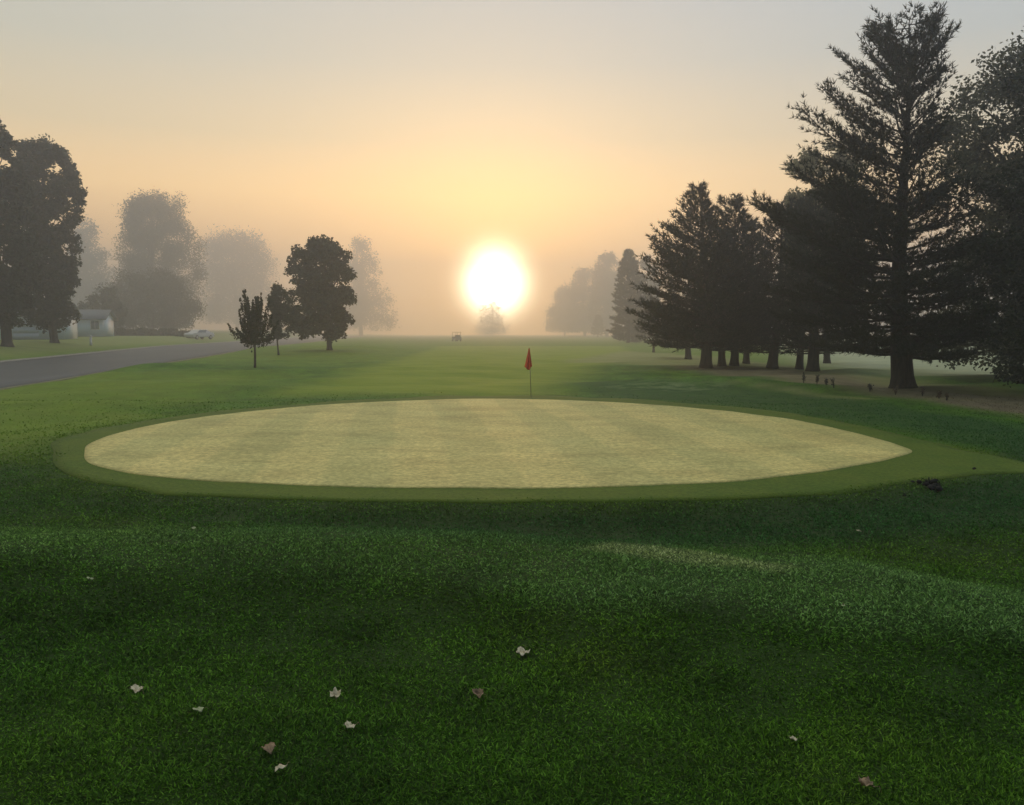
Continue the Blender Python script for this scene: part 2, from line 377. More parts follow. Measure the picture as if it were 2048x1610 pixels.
# ------------------------------------------------------------------ turf blades
def turf():
    rng = np.random.default_rng(11); Ps = []
    def sample(n, y0, y1, half):
        y = y0 * (y1 / y0) ** rng.random(n); x = rng.uniform(-1, 1, n) * half * (y + .6)
        return x, y
    n1 = 430000; x1, y1 = sample(n1, 1.75, 9.5, .74); n2 = 210000; x2, y2 = sample(n2, 9.5, 30, .72)
    x = np.r_[x1, x2]; y = np.r_[y1, y2]
    keep = poly_mask(fr_o, x, y, .28) < rng.uniform(.15, .98, len(x))
    keep &= rng.random(len(x)) > sstep(11, 25, y)
    fw_ = masks(x, y)['fairway']; keep &= rng.random(len(x)) > sstep(.1, .8, fw_) * sstep(8, 13, y)
    x = x[keep]; y = y[keep]; n = len(x)
    z = H(x, y)
    cl = .5 + .5 * np.clip(wav(x, y, 9, 7, 12) * .6 + wav(x, y, 3, 6, 20) * .4, -1, 1)
    far = np.clip(y / 3.2, .8, 6)
    far = np.minimum(far, 3.6); L = rng.uniform(.016, .032, n) * (.6 + .7 * cl) * (1 + .10 * (far - 1)); W = rng.uniform(.0045, .0095, n) * far ** .9
    a = rng.uniform(0, 6.283, n); lean = rng.uniform(.25, 1.5, n)
    d = np.stack([np.cos(a) * lean, np.sin(a) * lean, np.ones(n)], -1); d /= np.linalg.norm(d, axis=1)[:, None]
    b2 = a + rng.uniform(-.9, .9, n) + 1.57; s = np.stack([np.cos(b2), np.sin(b2), np.zeros(n)], -1)
    P = np.stack([x, y, z - .004], -1)
    mid = P + d * (L * .5)[:, None]
    tip = P + d * L[:, None] + np.stack([np.cos(a), np.sin(a), -.3 * np.ones(n)], -1) * (L * .35 * lean)[:, None]
    V = np.stack([P, mid - s * W[:, None] / 2, tip, mid + s * W[:, None] / 2], 1).reshape(-1, 3)
    i = np.arange(n) * 4
    o = mesh_np('grass', V, None, np.stack([i, i + 1, i + 2, i + 3], -1), None)
    add_attr(o, 'calm', np.repeat(sstep(5, 13, y), 4))
    add_attr(o, 'collar', np.repeat(poly_mask(fr_o, x, y, .55), 4))
    mk = masks(x, y)
    for k in ('fairway', 'dry', 'bank_shade', 'dew_light', 'litter', 'shine'): add_attr(o, k, np.repeat(mk[k], 4))
    m, nt, b, out = new_mat('grass_blades')
    co = objco(nt); c, sm, mid_ = grass_colour(nt, co, False)
    def attr(nm):
        t = N(nt, 'ShaderNodeAttribute'); t.attribute_name = nm; return t.outputs['Fac']
    c = mix(nt, attr('fairway'), c, (.20, .31, .022)); c = mix(nt, attr('dry'), c, (.30, .31, .11))
    c = mix(nt, attr('litter'), c, (.18, .14, .09)); c = mix(nt, attr('bank_shade'), c, (.028, .115, .024))
    c = mix(nt, math_(nt, 'MULTIPLY', attr('dew_light'), .75), c, (.17, .34, .10))
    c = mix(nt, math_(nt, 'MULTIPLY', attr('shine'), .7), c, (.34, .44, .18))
    c = mix(nt, attr('collar'), c, (.11, .20, .018))
    g = N(nt, 'ShaderNodeNewGeometry')
    rv = ramp(nt, g.outputs['Random Per Island'], [(0, (.25, .3, .25)), (.55, (.95, 1.0, .95)), (.85, (1.8, 1.7, 1.6)), (1, (3.4, 2.7, 4.0))])
    rv = mix(nt, math_(nt, 'MAXIMUM', math_(nt, 'MULTIPLY', attr('calm'), .8), attr('collar')), rv, (1.15, 1.15, 1.1)); c = mix(nt, 1, c, rv, 'MULTIPLY')
    nt.links.new(c, b.inputs['Base Color']); setp(b, Roughness=.55); b.inputs['Specular IOR Level'].default_value = .14
    tr = N(nt, 'ShaderNodeBsdfTranslucent'); nt.links.new(c, tr.inputs[0])
    mx = N(nt, 'ShaderNodeMixShader'); mx.inputs[0].default_value = .38
    nt.links.new(b.outputs[0], mx.inputs[1]); nt.links.new(tr.outputs[0], mx.inputs[2]); nt.links.new(mx.outputs[0], out.inputs[0])
    o.data.materials.append(m)
    tag(o, 'short dewy blades of green turf covering the rough', 'grass', kind='stuff')
turf()
# ------------------------------------------------------------------ foliage builders
def unit(v): return v / (np.linalg.norm(v, axis=-1, keepdims=True) + 1e-9)
def tufts(P, D, L, W, k, rng, spread=.8, up=.25):
    """k narrow needle blades springing from every point P towards D"""
    n = len(P); P = np.repeat(P, k, 0); D = np.repeat(D, k, 0)
    d = unit(D + rng.normal(0, spread, (n * k, 3)) * .7 + np.array([0, 0, up]))
    s = unit(np.cross(d, rng.normal(0, 1, (n * k, 3)))); ln = L * rng.uniform(.6, 1.25, (n * k, 1))
    V = np.stack([P - s * W / 2, P + s * W / 2, P + d * ln + s * W * .12, P + d * ln - s * W * .12], 1).reshape(-1, 3)
    i = np.arange(n * k) * 4
    return V, np.stack([i, i + 1, i + 2, i + 3], -1)
def leaves(P, size, rng, flat=.35):
    n = len(P); a = unit(rng.normal(0, 1, (n, 3)) * np.array([1, 1, flat + .4])); b = unit(np.cross(a, rng.normal(0, 1, (n, 3))))
    s = size * rng.uniform(.6, 1.3, (n, 1))
    V = np.stack([P - a * s * .6, P - b * s * .36 + a * s * .05, P + a * s * .65, P + b * s * .36 + a * s * .02], 1).reshape(-1, 3)
    i = np.arange(n) * 4
    return V, np.stack([i, i + 1, i + 2, i + 3], -1)
def prof_world(prof, u0, Y, base):
    """pixel silhouette rows -> (height above base, left reach, right reach) in metres, at this tree's depth"""
    out = []
    for v, uL, uR in prof:
        c = at(u0, v, Y); out.append((c[2] - base[2], c[0] - at(uL, v, Y)[0], at(uR, v, Y)[0] - c[0]))
    out.sort(); return np.array(out)
def reach(pw, h, phi):
    l = np.interp(h, pw[:, 0], pw[:, 1]); r = np.interp(h, pw[:, 0], pw[:, 2])
    l = np.maximum(l, .1); r = np.maximum(r, .1)
    c = np.cos(phi); s = abs(np.sin(phi)); side = np.where(c > 0, r, l)
    return side * abs(c) ** 1.0 * 1 + (1 - abs(c)) * (.5 * (l + r)) if np.isscalar(phi) or True else 0
def pine(name, label, cat, u0, vb, prof, Y=None, seed=0, group=None, needle=.14, w=.02, k=7, step=.36, nb=5, rb=None, mat='needle', bark='bark',
         low=-4, high=48, bare=.25, lean=0, sparse=.1, ntuft=.13, utop=None, irr=(1, 1, .93, .85, .7, 1.04), wid=1.0, tiers=False):
    rng = np.random.default_rng(seed); rnd = random.Random(seed)
    if Y is None: base = hit(u0, vb)
    else:
        p = at(u0, 650, Y); base = np.array([p[0], Y, float(H(p[0], Y))])
    Y = base[1]; pw = prof_world(prof, u0, Y, base); HT = pw[-1, 0]; h0 = pw[0, 0]; pw[:, 1:] *= wid
    root = empty(name, base); tag(root, label, cat, group)
    rb = rb or HT * .028
    tx = 0 if utop is None else at(utop, 400, Y)[0] - at(u0, 400, Y)[0]
    def axis(h):
        t = h / HT; return np.array([tx * t ** 1.2 + .012 * HT * math.sin(t * 5 + seed), .01 * HT * math.sin(t * 4 + seed * 2), h])
    tb = MB(); hs = np.r_[-.1, .12, .35, np.linspace(.8, HT * .985, 18)]
    tb.tube([axis(h) if h > 0 else axis(0) + [0, 0, h] for h in hs], [rb * (1.35 if h < .05 else 1.12 if h < .3 else 1) * max(.05, (1 - h / HT) ** 1.15) for h in hs], 9)
    P = []; D = []; h = h0 * .96; lim = MB(); first = True
    while h < HT * .99:
        t = (h - h0) / (HT - h0); nbr = nb if t < .85 else 4
        ph0 = rnd.uniform(0, 6.28)
        for j in range(nbr):
            if rnd.random() < (sparse if not tiers else (.03 if math.sin(h * 3.3 + seed) > -.1 else .52)): continue
            phi = ph0 + j * 6.283 / nbr + rnd.uniform(-.35, .35); hh = h + rnd.uniform(-.5, .5) * step
            el = math.radians(low + (high - low) * max(t, 0) ** 1.3 + rnd.uniform(-7, 7))
            Rr = float(reach(pw, hh, phi)); mult = rnd.choice(irr) * rnd.uniform(.88, 1.03)
            for _ in range(6): Rr = .5 * Rr + .5 * float(reach(pw, min(hh + Rr * (math.tan(el) + .12), HT * .985), phi)) * mult
            Rr = max(Rr, .12)
            a0 = axis(hh); dr = np.array([math.cos(phi), math.sin(phi), 0]); ss = np.linspace(0, 1, 7)
            curl = rnd.uniform(.02, .16) * Rr; wob = rnd.uniform(-.08, .08) * Rr; sd = np.array([-dr[1], dr[0], 0])
            up = Rr * math.tan(el)
            hmax = HT * .975 - hh - curl
            up = min(up, max(hmax, .05))
            pts = a0 + dr * (Rr * ss)[:, None] + np.array([0, 0, 1]) * (up * ss + curl * ss ** 2.2 - .04 * Rr * np.sin(ss * 3.14))[:, None] + sd * (wob * np.sin(ss * 3.1))[:, None]
            br = max(.008, rb * .17 * (1 - .7 * t) * min(1, Rr / 2.0 + .3))
            lim.tube(pts, br * (1 - .85 * ss) + .004, 5)
            f = lambda s_: np.array([np.interp(s_, ss, pts[:, q]) for q in range(3)])
            ns = max(5, int(Rr * (1 - bare) / (.085 * ntuft / .13)))
            for m_ in range(ns):
                s_ = bare + (1 - bare) * (m_ + rnd.random() * .8) / ns
                if Rr < .8: s_ = .1 + .9 * rnd.random()
                p0 = f(s_); tang = unit(f(min(1, s_ + .05)) - f(max(0, s_ - .05)))
                sgn = 1 if m_ % 2 else -1
                l = min(1.1, (.13 + .42 * (1 - s_)) * Rr + .12) * rnd.uniform(.6, 1.1)
                dd = unit(tang * rnd.uniform(.6, 1.1) + np.array([-tang[1], tang[0], 0]) * sgn * rnd.uniform(.4, 1) + np.array([0, 0, rnd.uniform(-.08, .38)]))
                kt = max(2, int(l / ntuft)); q = (np.arange(kt) + 1.0) / kt
                P.append(p0 + dd * (l * q)[:, None] + rng.normal(0, .02, (kt, 3))); D.append(np.repeat(dd[None], kt, 0))
            P.append(pts[-1:]); D.append(unit(pts[-1:] - pts[-2:-1]))
        h += step * rnd.uniform(.75, 1.25) * (1 if t < .7 else .75)
    tp = np.array([axis(HT * x) for x in np.linspace(.9, 1, 8)]); P.append(tp); D.append(np.repeat([[0, 0, 1.]], 8, 0))
    P = np.vstack(P); D = np.vstack(D)
    V, Qd = tufts(P, D, needle, w, k, rng)
    mesh_np('crown', V, None, Qd, M[mat], root)
    tb.build('trunk', M[bark], root, True); lim.build('limbs', M[bark], root, True)
    return root
def broad(name, label, cat, u0, vb, prof, Y=None, seed=0, group=None, n=16000, leaf=.13, clusters=120, mat='leaf', bark='bark', rb=None, rc=.16, fork=.25,
          inner=.45, ntr=True, front=1.0, soft=0, limbs=26, flatb=.6):
    rng = np.random.default_rng(seed); rnd = random.Random(seed)
    if Y is None: base = hit(u0, vb)
    else:
        p = at(u0, 650, Y); base = np.array([p[0], Y, float(H(p[0], Y))])
    Y = base[1]; pw = prof_world(prof, u0, Y, base); HT = pw[-1, 0]; h0 = max(pw[0, 0], .05 * HT); wmax = (pw[:, 1] + pw[:, 2]).max() / 2
    root = empty(name, base); tag(root, label, cat, group); rb = rb or HT * .022
    rcl = rc * wmax
    hs = np.linspace(h0, HT, 200); wt = np.interp(hs, pw[:, 0], (pw[:, 1] + pw[:, 2]) / 2) ** 1.3 + .02 * wmax
    hc = rng.choice(hs, clusters, p=wt / wt.sum()); phi = rng.uniform(0, 6.283, clusters)
    Rr = np.array([float(reach(pw, h, p)) for h, p in zip(hc, phi)])
    f = np.sqrt(rng.uniform(inner ** 2, 1, clusters)); sz = rcl * rng.uniform(.6, 1.25, clusters)
    r = np.maximum(Rr * f - sz * .55, 0); hcc = np.clip(hc, h0 + sz * .35, HT - sz * .55)
    cen = np.stack([np.cos(phi) * r, np.sin(phi) * r * front, hcc], -1)
    tb = MB(); top = HT * .9; hh = np.r_[-.1, .1, .3, np.linspace(.6, top, 12)] * (1 if HT > 4 else 1)
    ax = lambda h: np.array([.015 * HT * math.sin(h / HT * 5 + seed), .015 * HT * math.cos(h / HT * 4 + seed), h])
    tb.tube([ax(h) for h in hh], [rb * (1.4 if h < 0 else 1.15 if h < .2 else 1) * max(.08, (1 - h / HT) ** .8) for h in hh], 8)
    lim = MB()
    for i in rng.choice(clusters, min(limbs, clusters), replace=False):
        c = cen[i]; hb = max(h0 * .75, min(c[2] * rnd.uniform(.45, .8), c[2] - .3 * r[i])); a = ax(max(hb, .1 * HT)); m = (a + c) / 2 + np.array([0, 0, .08 * HT * rnd.random()])
        ss = np.linspace(0, 1, 7)[:, None]; pts = (1 - ss) ** 2 * a + 2 * ss * (1 - ss) * m + ss ** 2 * c
        lim.tube(pts, rb * .35 * (1 - .8 * ss[:, 0]) * (1 - .6 * a[2] / HT) + .006, 5)
    wts = sz ** 2; wts /= wts.sum(); ci = rng.choice(clusters, n, p=wts)
    dv = unit(rng.normal(0, 1, (n, 3))); rad = rng.uniform(0, 1, (n, 1)) ** .45; P = cen[ci] + dv * rad * sz[ci][:, None] * np.array([1.1, 1.1, .8])
    if soft: P = cen[ci] + rng.normal(0, soft, (n, 3)) * sz[ci][:, None]
    # loose sprays beyond the clusters
    m = n // 9; j = rng.choice(clusters, m); dv2 = unit(rng.normal(0, 1, (m, 3)) + unit(cen[j] - np.array([0, 0, HT * .45])) * .9)
    P[:m] = cen[j] + dv2 * (sz[j] * rng.uniform(.9, 1.35, m))[:, None]
    P = P[P[:, 2] > h0 * flatb]
    V, Qd = leaves(P, leaf, rng)
    mesh_np('crown', V, None, Qd, M[mat], root)
    tb.build('trunk', M[bark], root, True); lim.build('limbs', M[bark], root, True)
    return root
# ------------------------------------------------------------------ trees, left side
LG = 'big dark trees by the road'
broad('roadside_tree', 'tallest dark tree cut by the left edge of the photo beside the road', 'tree', 4, 690,
      [(226, 2, 20), (260, -22, 40), (300, -50, 50), (380, -85, 62), (500, -100, 72), (600, -95, 64), (648, -70, 45)], Y=57, seed=1, n=42000, leaf=.24, clusters=260, rc=.17, rb=.36)
broad('roadside_tree', 'dark full leaved tree with small sky holes standing on the verge beyond the road', 'tree', 105, 685,
      [(280, 70, 120), (300, 52, 150), (340, 46, 183), (420, 40, 176), (470, 45, 164), (520, 42, 160), (570, 42, 158), (610, 48, 154), (640, 60, 150), (655, 84, 130)], seed=2, n=46000, leaf=.23, clusters=300, rc=.19, rb=.33, inner=.3)
broad('misty_tree', 'faint grey tree showing in the fog just right of the dark verge tree', 'tree', 180, 660,
      [(438, 155, 185), (480, 140, 212), (540, 128, 235), (600, 120, 245), (650, 125, 240)], Y=330, seed=3, n=16000, soft=.8, leaf=.8, clusters=160, inner=.1, mat='leaf_far')
broad('misty_tree', 'tall grey broad tree in fog rising behind the low spreading tree', 'tree', 307, 665,
      [(390, 300, 345), (400, 278, 372), (430, 262, 396), (470, 252, 404), (500, 247, 412), (560, 252, 410), (620, 262, 402), (655, 275, 380)], Y=225, seed=4, n=70000, soft=.5, leaf=.40, clusters=240, rc=.2, mat='leaf_far')
broad('misty_tree', 'low wide spreading tree in blue grey fog before the tall grey one', 'tree', 307, 668,
      [(545, 255, 330), (560, 222, 352), (590, 200, 385), (620, 190, 399), (640, 195, 396), (654, 220, 384)], Y=160, seed=5, n=45000, soft=.5, leaf=.30, clusters=150, rc=.15, mat='leaf_far', rb=.3)
broad('misty_tree', 'small foggy tree between the dark verge tree and the low spreading tree', 'tree', 222, 668,
      [(580, 200, 215), (595, 175, 230), (620, 160, 245), (640, 165, 245), (650, 180, 240)], Y=128, seed=6, n=9000, soft=.62, leaf=.36, clusters=70, mat='leaf_far', rb=.2)
broad('misty_tree', 'wide flat topped tree almost lost in fog above the sapling', 'tree', 472, 660,
      [(472, 435, 515), (486, 408, 540), (530, 400, 551), (580, 400, 550), (640, 408, 545)], Y=440, seed=7, n=26000, soft=.8, leaf=.95, clusters=220, inner=.1, mat='leaf_far')
broad('lawn_tree', 'round dark tree on a bare trunk standing on the lawn left of the sun', 'tree', 656, 700,
      [(477, 622, 665), (488, 598, 688), (510, 587, 705), (545, 572, 716), (562, 588, 716), (585, 598, 712), (600, 596, 728), (625, 584, 716), (650, 580, 702), (668, 590, 695), (676, 610, 680)], seed=8, n=30000, leaf=.20, clusters=230, rc=.16, rb=.2, inner=.2)
broad('lawn_tree', 'small bushy tree on a thin stem tucked against the round dark tree', 'tree', 557, 710,
      [(570, 556, 574), (585, 548, 600), (620, 540, 618), (650, 543, 606), (674, 552, 575)], seed=9, n=9000, leaf=.13, clusters=90, rc=.22, rb=.06, inner=.2)
broad('misty_tree', 'pointed tree glowing faintly orange in the fog left of the sun', 'tree', 724, 660,
      [(464, 721, 729), (480, 712, 738), (500, 705, 749), (560, 692, 771), (610, 686, 790), (655, 684, 798)], Y=440, seed=10, n=15000, soft=.8, leaf=.85, clusters=220, rc=.13, mat='leaf_far', inner=.1)
broad('misty_tree', 'low dome of trees faint in orange fog right under the sun', 'tree', 984, 665,
      [(606, 972, 998), (618, 960, 1008), (645, 948, 1016), (672, 944, 1020)], Y=600, seed=11, n=4000, soft=.8, leaf=.75, clusters=130, inner=.1, mat='leaf_far')
# right of the sun
for i, (u, pr, Y, lb) in enumerate([
        (1128, [(575, 1120, 1140), (590, 1105, 1152), (620, 1095, 1162), (660, 1090, 1170)], 480, 'lowest tree of the faint row sloping up to the right of the sun'),
        (1168, [(540, 1155, 1182), (555, 1140, 1196), (600, 1130, 1206), (660, 1128, 1210)], 450, 'middle tree of the faint orange grey row right of the sun'),
        (1214, [(511, 1200, 1232), (525, 1188, 1242), (570, 1180, 1252), (660, 1178, 1255)], 400, 'highest tree of the faint row beside the grey pointed conifer')]):
    broad('misty_tree', lb, 'tree', u, 665, pr, Y=Y, seed=20 + i, soft=.8, n=15000, leaf=.85, clusters=170, inner=.1, mat='leaf_far')
pine('misty_conifer', 'tiny blurred conifer low in the fog left of the grey pointed conifer', 'tree', 1196, 672,
     [(632, 1193, 1199), (650, 1186, 1207), (668, 1182, 1210)], Y=330, seed=24, needle=.8, w=.16, k=5, step=.5, ntuft=.4)
pine('misty_conifer', 'grey pointed conifer with a bare trunk in fog beyond the pine row', 'tree', 1257, 697,
     [(502, 1253, 1261), (530, 1240, 1277), (560, 1233, 1288), (600, 1226, 1295), (640, 1220, 1294), (665, 1216, 1292), (680, 1232, 1284)], Y=140, seed=25, needle=.5, w=.13, k=7, step=.5, nb=7, mat='needle2', ntuft=.3, rb=.32, low=0, sparse=.03)
broad('misty_tree', 'faint tree top peeping between the grey conifer and the first dark pine', 'tree', 1296, 680,
      [(515, 1286, 1306), (540, 1278, 1315), (600, 1275, 1320), (665, 1278, 1316)], Y=240, seed=26, soft=.7, n=9000, leaf=.8, clusters=60, mat='leaf_far')
# ------------------------------------------------------------------ pine row, right side
PG = 'dark pines in the row right of the green'
pine('pine_tree', 'dark pine with stepped left side, first large one of the row', 'pine tree', 1413, 735,
     [(372, 1404, 1412), (400, 1376, 1420), (430, 1352, 1430), (470, 1316, 1455), (500, 1300, 1475), (560, 1300, 1500), (600, 1280, 1515), (640, 1270, 1520), (668, 1276, 1515), (690, 1330, 1500)], seed=31, group=PG, wid=1.14, nb=7, step=.27, needle=.2, w=.035, ntuft=.15, rb=.27, utop=1396, low=2, sparse=.06)
pine('pine_tree', 'blunt topped dark pine with its trunk third from the left among the thick ones', 'pine tree', 1467, 731,
     [(396, 1445, 1462), (415, 1425, 1478), (450, 1410, 1492), (500, 1400, 1512), (560, 1390, 1530), (640, 1380, 1540), (692, 1390, 1535)], seed=32, group=PG, wid=1.14, nb=7, step=.28, needle=.2, w=.035, ntuft=.15, rb=.2, low=2, sparse=.04)
pine('pine_tree', 'short thin pine low under the first large pine, thinnest trunk at the row end', 'pine tree', 1306, 705,
     [(600, 1302, 1310), (630, 1290, 1325), (660, 1276, 1340), (682, 1282, 1335)], seed=33, group=PG, wid=1.14, needle=.25, w=.05, ntuft=.2, rb=.11, nb=6)
pine('pine_tree', 'pine with a slim trunk just left of the first large pine trunk', 'pine tree', 1375, 718,
     [(500, 1370, 1380), (560, 1345, 1400), (620, 1320, 1430), (670, 1310, 1440), (690, 1325, 1430)], seed=34, group=PG, wid=1.14, needle=.22, w=.045, ntuft=.2, rb=.2, nb=6)
pine('pine_tree', 'pine whose trunk stands close right of the first large pine trunk', 'pine tree', 1446, 732,
     [(460, 1440, 1450), (520, 1420, 1475), (600, 1400, 1500), (660, 1390, 1510), (694, 1400, 1500)], seed=35, group=PG, wid=1.14, needle=.2, w=.04, ntuft=.17, rb=.18, nb=6)
pine('pine_tree', 'pine with a short slim trunk in the middle of the trunk row', 'pine tree', 1496, 727,
     [(440, 1488, 1500), (500, 1470, 1530), (580, 1450, 1550), (650, 1445, 1555), (696, 1460, 1540)], seed=36, group=PG, wid=1.14, needle=.22, w=.04, ntuft=.17, rb=.17, nb=6)
pine('pine_tree', 'pine with a thick trunk flared at the foot, fifth thick trunk of the row', 'pine tree', 1546, 735,
     [(405, 1560, 1575), (430, 1512, 1590), (480, 1508, 1605), (560, 1500, 1620), (640, 1480, 1630), (697, 1490, 1620)], seed=37, group=PG, wid=1.14, nb=7, step=.3, needle=.2, w=.035, ntuft=.15, rb=.24, utop=1560, low=2)
pine('pine_tree', 'slimmer pine trunk of the close pair before the tallest pine', 'pine tree', 1598, 738,
     [(400, 1592, 1604), (450, 1565, 1630), (540, 1540, 1650), (640, 1530, 1665), (697, 1545, 1650)], seed=38, group=PG, wid=1.14, nb=6, step=.3, needle=.2, w=.035, ntuft=.16, rb=.17, low=2)
pine('pine_tree', 'thicker pine trunk of the close pair before the tallest pine', 'pine tree', 1622, 742,
     [(380, 1640, 1660), (430, 1590, 1690), (520, 1570, 1710), (620, 1560, 1720), (698, 1575, 1710)], seed=39, group=PG, wid=1.14, nb=7, step=.28, needle=.2, w=.03, ntuft=.15, rb=.25, low=2)
broad('olive_tree', 'pale olive leaved tree top showing behind the left boughs of the tallest pine', 'tree', 1650, 740,
      [(282, 1600, 1645), (305, 1570, 1690), (345, 1542, 1710), (380, 1530, 1730), (430, 1535, 1740), (520, 1560, 1740), (640, 1590, 1720)], Y=46, seed=40, n=26000, leaf=.15, clusters=150, mat='leaf_olive', rb=.2)
pine('tall_pine', 'tallest dark pine with a forked crown and thick leaning trunk', 'pine tree', 1808, 775,
     [(44, 1765, 1838), (62, 1735, 1868), (85, 1655, 1884), (120, 1655, 1882), (160, 1668, 1862), (195, 1640, 1842), (235, 1618, 1856), (265, 1638, 1880), (300, 1640, 1900), (350, 1580, 1905), (375, 1540, 1910), (420, 1560, 1930), (480, 1590, 1950), (540, 1580, 1960), (600, 1600, 1955), (660, 1640, 1960), (706, 1670, 1965)],
     seed=41, nb=6, step=.25, tiers=True, wid=1.15, needle=.16, w=.024, k=10, ntuft=.12, rb=.34, utop=1775, low=-2, high=56, bare=.2, sparse=.16, irr=(1.06, 1.02, 1, .9, .78, .6, .45))
# trees at the right edge
broad('oak_tree', 'broad grey green tree filling the upper right corner behind the dark boughs', 'tree', 2130, 770,
      [(60, 2040, 2200), (95, 1985, 2250), (120, 1920, 2300), (160, 1885, 2340), (200, 1850, 2350), (260, 1850, 2360), (330, 1865, 2360), (420, 1890, 2350), (520, 1885, 2350), (600, 1880, 2340), (680, 1842, 2320), (740, 1860, 2300), (756, 1900, 2280)], Y=29, seed=42, n=110000, leaf=.12, clusters=560, rc=.13, rb=.4, inner=.35, mat='leaf_grey', limbs=60)
broad('oak_tree', 'nearest dark tree overhanging the right edge of the photo', 'tree', 2230, 790,
      [(40, 2060, 2400), (75, 2012, 2450), (150, 2008, 2480), (200, 2050, 2480), (300, 2020, 2480), (330, 1960, 2480), (450, 1975, 2480), (560, 1950, 2480), (650, 1960, 2460), (730, 1985, 2440), (765, 2020, 2400)], Y=21, seed=43, n=60000, leaf=.10, clusters=380, rc=.11, rb=.36, inner=.35, limbs=60)
# ------------------------------------------------------------------ sapling
def sapling(name, label, u0, vb, spread_px, top, bot, seed):
    rnd = random.Random(seed); rng = np.random.default_rng(seed)
    base = hit(u0, vb); Y = base[1]; root = empty(name, base); tag(root, label, 'tree')
    s = Y / F; HT = at(u0, top, Y)[2] - base[2]; h0 = at(u0, bot, Y)[2] - base[2]; Rm = spread_px * s
    tb = MB(); hs = np.linspace(-.05, HT * .7, 9); tb.tube([(0.02 * math.sin(h * 2), 0, h) for h in hs], [.055 * (1 - .75 * max(h, 0) / HT) for h in hs], 8)
    lim = MB(); P = []
    for i in range(38):
        t = rnd.random() ** 1.1; hb = h0 * .95 + (HT * .62 - h0) * t; phi = i * 2.4 + rnd.uniform(-.3, .3)
        R = Rm * (1 - .55 * t) * rnd.uniform(.45, 1.0); L = HT * rnd.uniform(.78, 1.0) if t > .3 else h0 + (HT - h0) * rnd.uniform(.3, .85)
        if i < 10: R = Rm * rnd.uniform(.8, 1.05); hb = h0 * rnd.uniform(.95, 1.1); L = h0 + (HT - h0) * rnd.uniform(.08, .5)
        tip = np.array([math.cos(phi) * R, math.sin(phi) * R, max(L, hb + .2)]); a = np.array([0, 0, hb]); m = np.array([tip[0] * .75, tip[1] * .75, hb + .25 * (tip[2] - hb)])
        ss = np.linspace(0, 1, 9)[:, None]; pts = (1 - ss) ** 2 * a + 2 * ss * (1 - ss) * m + ss ** 2 * tip
        lim.tube(pts, .018 * (1 - .8 * ss[:, 0]) + .003, 5)
        n = 150; q = rng.uniform(.12, 1.0, n) ** .85; pp = np.stack([np.interp(q, ss[:, 0], pts[:, k]) for k in range(3)], -1)
        P.append(pp + rng.normal(0, 1, (n, 3)) * (.13 * (1.1 - q))[:, None])
    V, Qd = leaves(np.vstack(P), .085, rng, 1.2); mesh_np('crown', V, None, Qd, M['leaf'], root)
    tb.build('trunk', M['bark'], root, True); lim.build('limbs', M['bark'], root, True)
sapling('sapling', 'young open tree with upright twigs on a thin trunk nearest on the left lawn', 510, 735, 47, 575, 690, 50)
# ------------------------------------------------------------------ hedge, houses, post, car beyond the road
def hedge(name, label, ua, ub, vt, Y, seed, size=.3, n=9000):
    rng = np.random.default_rng(seed); A = at(ua, 650, Y); B = at(ub, 650, Y + 6); root = None
    t = rng.random(n); hh = at(ua, vt, Y)[2] - float(H(A[0], Y))
    x = A[0] + (B[0] - A[0]) * t; y = Y + 6 * t + rng.uniform(-1, 1, n); top = hh * (.75 + .25 * np.sin(t * 17) * np.sin(t * 41 + 1))
    z = H(x, y) + rng.random(n) ** .7 * top
    V, Qd = leaves(np.stack([x, y, z], -1), size, rng)
    c = np.array([(A[0] + B[0]) / 2, Y + 3, float(H((A[0] + B[0]) / 2, Y + 3))]); V = V - c
    r = empty(name, c); tag(r, label, 'hedge'); mesh_np('crown', V, None, Qd, M['leaf_far'], r)
    for q in np.linspace(.03, .97, 9):
        st = MB()
        p = np.array([A[0] + (B[0] - A[0]) * q, Y + 6 * q, 0]); g = float(H(p[0], p[1])); st.tube([(p[0] - c[0], p[1] - c[1], g - c[2] - .05), (p[0] - c[0] + .05, p[1] - c[1], g - c[2] + hh * .6)], [.04, .02], 5)
        st.build('stem', M['bark'], r)
hedge('hedge', 'long low dark hedge in fog under the low spreading tree', 190, 385, 656, 116, 60, .34)
M['siding'] = None
def siding():
    m, nt, b, o = new_mat('siding'); g = N(nt, 'ShaderNodeNewGeometry'); s = N(nt, 'ShaderNodeSeparateXYZ'); nt.links.new(g.outputs['Position'], s.inputs[0])
    fr = math_(nt, 'FRACT', math_(nt, 'MULTIPLY', s.outputs[2], 5.5)); c = ramp(nt, fr, [(0, (.46, .58, .74)), (.12, (.64, .78, .94)), (1, (.68, .82, .96))])
    nt.links.new(c, b.inputs['Base Color']); setp(b, Roughness=.55); bump(nt, b, fr, .5, .02); return m
M['siding'] = siding(); M['roof'] = plain('roof_shingle', (.14, .16, .19), .9, 0, .3, 8); M['white'] = plain('white_paint', (.75, .77, .8), .5, 0, .05)
M['glass'] = plain('window_glass', (.16, .20, .26), .15, 0, .1); M['door'] = plain('garage_door', (.60, .68, .80), .5, 0, .06)
